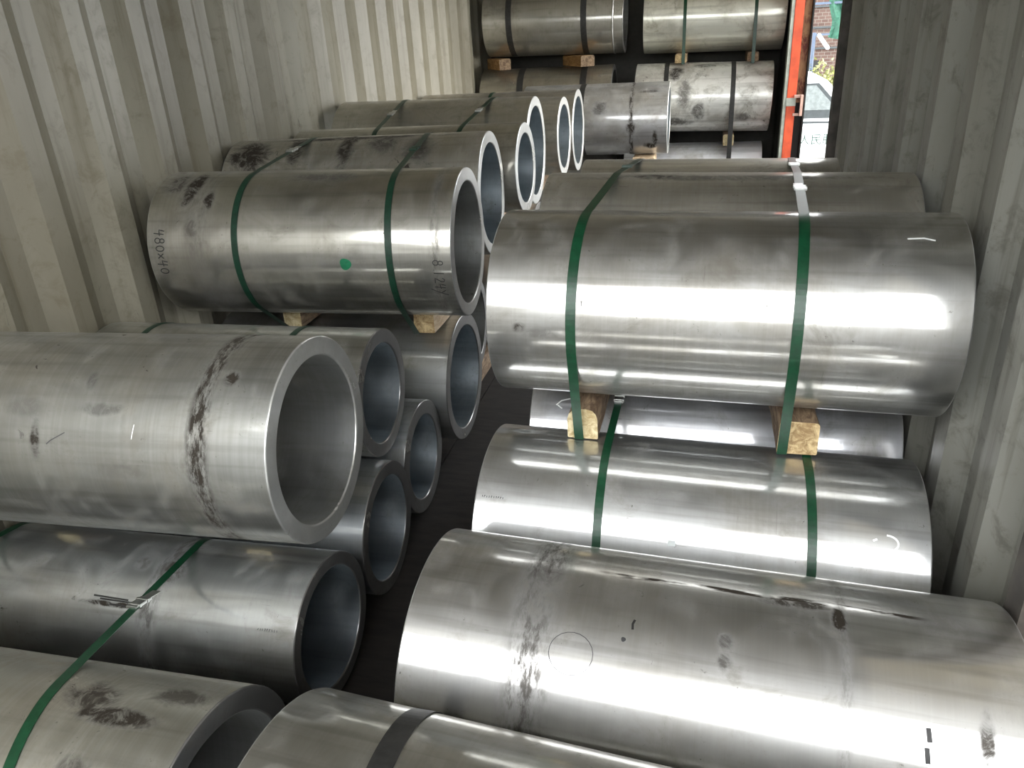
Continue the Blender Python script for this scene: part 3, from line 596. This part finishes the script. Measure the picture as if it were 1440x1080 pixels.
# white van
M['vanwhite'] = simple('white van paint', (.80, .83, .83), .3, 0, .03); M['glass'] = simple('tinted window glass', (.012, .017, .02), .12)
M['vanglass'] = simple('pale reflecting glass', (.16, .18, .18), .15); M['tyre'] = simple('tyre rubber', (.02, .02, .02), .8); M['trimgrey'] = simple('grey body trim', (.035, .042, .045), .5)
VX, VY = OX-.02, 12.9
van = empty('van', (VX, VY, GZ)); tag(van, 'white van parked outside, seen through the narrow side opening', 'van')
prof = [(-2.2, .35), (-2.2, 1.0), (-2.1, 1.75), (-1.9, 1.9), (1.35, 1.95), (1.75, 1.86), (2.28, 1.30), (2.75, 1.16), (2.85, .95), (2.85, .35)]
bm = bmesh.new(); A = [bm.verts.new((x, 0, z)) for x, z in prof]; B = [bm.verts.new((x, 1.65, z)) for x, z in prof]
bm.faces.new(A); bm.faces.new(B[::-1])
for i in range(len(prof)): j = (i+1) % len(prof); bm.faces.new((A[i], B[i], B[j], A[j]))
bmesh.ops.recalc_face_normals(bm, faces=bm.faces); bmesh.ops.bevel(bm, geom=list(bm.edges), offset=.04, segments=2, affect='EDGES')
obj('body', bm, M['vanwhite'], van)
def vpoly(name, pts, y0, y1, m):
    bm = bmesh.new(); A = [bm.verts.new((x, y0, z)) for x, z in pts]; B = [bm.verts.new((x, y1, z)) for x, z in pts]
    bm.faces.new(A); bm.faces.new(B[::-1])
    for i in range(len(pts)): j = (i+1) % len(pts); bm.faces.new((A[i], B[i], B[j], A[j]))
    bmesh.ops.recalc_face_normals(bm, faces=bm.faces); return obj(name, bm, m, van)
for (a_, b_) in ((-1.9, -.75), (-.6, .45)): vpoly('side_window', [(a_, 1.4), (b_, 1.4), (b_, 1.78), (a_, 1.78)], -.012, .02, M['glass'])
vpoly('window_frame', [(.56, 1.30), (2.08, 1.30), (2.02, 1.42), (1.66, 1.80), (.56, 1.80)], -.012, .02, M['trimgrey'])
vpoly('front_side_window', [(.62, 1.42), (1.95, 1.42), (1.62, 1.77), (.62, 1.77)], -.018, .0, M['vanglass'])
vpoly('side_crease', [(-2.1, 1.26), (2.3, 1.22), (2.3, 1.25), (-2.1, 1.29)], -.01, .01, M['trimgrey'])
for xw in (-1.35, 1.9):
    bm = bmesh.new(); bmesh.ops.create_cone(bm, cap_ends=True, segments=28, radius1=.34, radius2=.34, depth=.22, matrix=Matrix.Translation((xw, .09, .34)) @ Matrix.Rotation(PI/2, 4, 'X'))
    wh = obj('wheel', bm, M['tyre'], van)
    bm = bmesh.new(); bmesh.ops.create_cone(bm, cap_ends=True, segments=20, radius1=.2, radius2=.18, depth=.03, matrix=Matrix.Translation((xw, -.03, .34)) @ Matrix.Rotation(PI/2, 4, 'X')); obj('hub_cap', bm, M['seal'], wh)
cu = bpy.data.curves.new('lettering', 'FONT'); cu.body = '人民服务人'; cu.size = .17; cu.extrude = .002; cu.align_x = 'CENTER'
to = bpy.data.objects.new('t', cu); COL.objects.link(to); bpy.context.view_layer.update()
tm = bpy.data.meshes.new_from_object(to.evaluated_get(bpy.context.evaluated_depsgraph_get())); bpy.data.objects.remove(to)
M['letter'] = simple('pale green lettering', (.02, .05, .04), .6)
lt = obj('lettering', tm, M['letter'], van); lt.location = (1.87, -.012, .93); lt.rotation_euler = (PI/2, 0, 0)
# brick building behind
bl = empty('brick_building', (OX+2, 21, GZ)); tag(bl, 'brown brick building with a pale corner pier beyond the white van', 'building')
kb = N('brown brick'); bt = kb.n('ShaderNodeTexBrick'); co = kb.n('ShaderNodeTexCoord'); mp = kb.n('ShaderNodeMapping'); kb.l(co.outputs['Object'], mp.inputs[0]); mp.inputs['Rotation'].default_value = (PI/2, 0, 0)
kb.l(mp.outputs[0], bt.inputs[0]); bt.inputs['Scale'].default_value = 3.5; bt.inputs['Color1'].default_value = (.060, .034, .027, 1); bt.inputs['Color2'].default_value = (.085, .052, .042, 1); bt.inputs['Mortar'].default_value = (.13, .115, .10, 1)
kb.l(bt.outputs[0], kb.b.inputs['Base Color']); kb.b.inputs['Roughness'].default_value = .9
def child(name, m, par, *a, bev=0): return box(name, *a, m, par, bev)
child('brick_wall', kb.m, bl, -6, 6, 0, .3, 0, 5.5)
child('corner_pier', M['vanwhite'], bl, -.62, .02, -.35, -.02, 0, 5.5)
for i in range(5): child('course_band', M['trimgrey'], bl, .05, 3, -.04, 0, 2.0+i*.45, 2.04+i*.45)
child('doorway', M['darkgap'], bl, .05, .6, -.04, 0, 0, 1.75)
M['net'] = simple('green mesh cloth', (.02, .085, .055), .8, 0, .3, 9); M['poleblue'] = simple('blue grey pole', (.06, .085, .13), .5)
net = empty('green_net', (OX+2.08, 16.5, GZ)); tag(net, 'green mesh cloth hanging at the top right of the side opening', 'net')
V, F = [], []
for i in range(9):
    for j in range(9):
        u, v = i/8, j/8; V.append((u*.5+.08+.05*math.sin(v*5), .05*math.sin(u*14+v*4), 2.30+v*.75+.18*(u-.5)**2*(1 if v < .5 else 0)))
for i in range(8):
    for j in range(8): F.append((i*9+j, (i+1)*9+j, (i+1)*9+j+1, i*9+j+1))
nn = obj('cloth', mesh(V, F), M['net'], net); md = nn.modifiers.new('s', 'SOLIDIFY'); md.thickness = .01
bm = bmesh.new(); bx(bm, -.2, .6, -.02, .02, 2.90, 2.94); bx(bm, .52, .56, -.02, .02, 0, 2.94); obj('support_frame', bm, M['poleblue'], net)
lamp = empty('lamp_pole', (OX+1.80, 15.5, GZ)); tag(lamp, 'blue-grey pole with a white tilted lamp head at the left of the side opening', 'pole')
bm = bmesh.new(); bmesh.ops.create_cone(bm, cap_ends=True, segments=12, radius1=.035, radius2=.03, depth=2.45, matrix=Matrix.Translation((0, 0, 1.225))); obj('pole', bm, M['poleblue'], lamp)
bm = bmesh.new(); bx(bm, 0, .25, -.02, .02, 2.40, 2.43); obj('arm', bm, M['poleblue'], lamp)
bm = bmesh.new(); bx(bm, -.16, .16, -.05, .05, -.03, .03, 0, .015, ); hd = obj('lamp_head', bm, M['vanwhite'], lamp); hd.location = (.16, 0, 2.30); hd.rotation_euler = (0, .9, 0)
pl = empty('potted_plant', (OX+1.96, 15.15, GZ)); tag(pl, 'yellow-green leafy plant in a pot above the roof of the white van', 'plant')
bm = bmesh.new(); bmesh.ops.create_cone(bm, cap_ends=True, segments=20, radius1=.14, radius2=.2, depth=.35, matrix=Matrix.Translation((0, 0, 1.02))); obj('pot', bm, simple('clay pot', (.35, .16, .09), .8), pl)
bm = bmesh.new(); bx(bm, -.5, .5, -.25, .25, 0, .845); obj('plinth', bm, M['greypaint'], pl)
bm = bmesh.new(); rnd = random.Random(5)
for i in range(650):
    c = Vector((rnd.gauss(0, .17), rnd.gauss(0, .12), 1.58+rnd.gauss(0, .16))); d = Vector((rnd.uniform(-1, 1), rnd.uniform(-1, 1), rnd.uniform(-.5, 1))).normalized(); s_ = d.cross(Vector((rnd.uniform(-1, 1), rnd.uniform(-1, 1), .3))).normalized()
    L_ = rnd.uniform(.05, .11); q = [c, c+d*L_*.5+s_*L_*.22, c+d*L_, c+d*L_*.5-s_*L_*.22]; bm.faces.new([bm.verts.new(x) for x in q])
fo = obj('foliage', bm, simple('yellow green leaves', (.16, .17, .05), .6, 0, .7, 12), pl); fo['kind'] = 'stuff'
bm = bmesh.new()
for i in range(5):
    a = i*1.3; bx(bm, -.008, .008, -.008, .008, 0, .42, M=Matrix.Translation((0, 0, 1.15)) @ Matrix.Rotation(a, 4, 'Z') @ Matrix.Rotation(.3, 4, 'X'))
obj('stem', bm, M['wood_side'], pl)
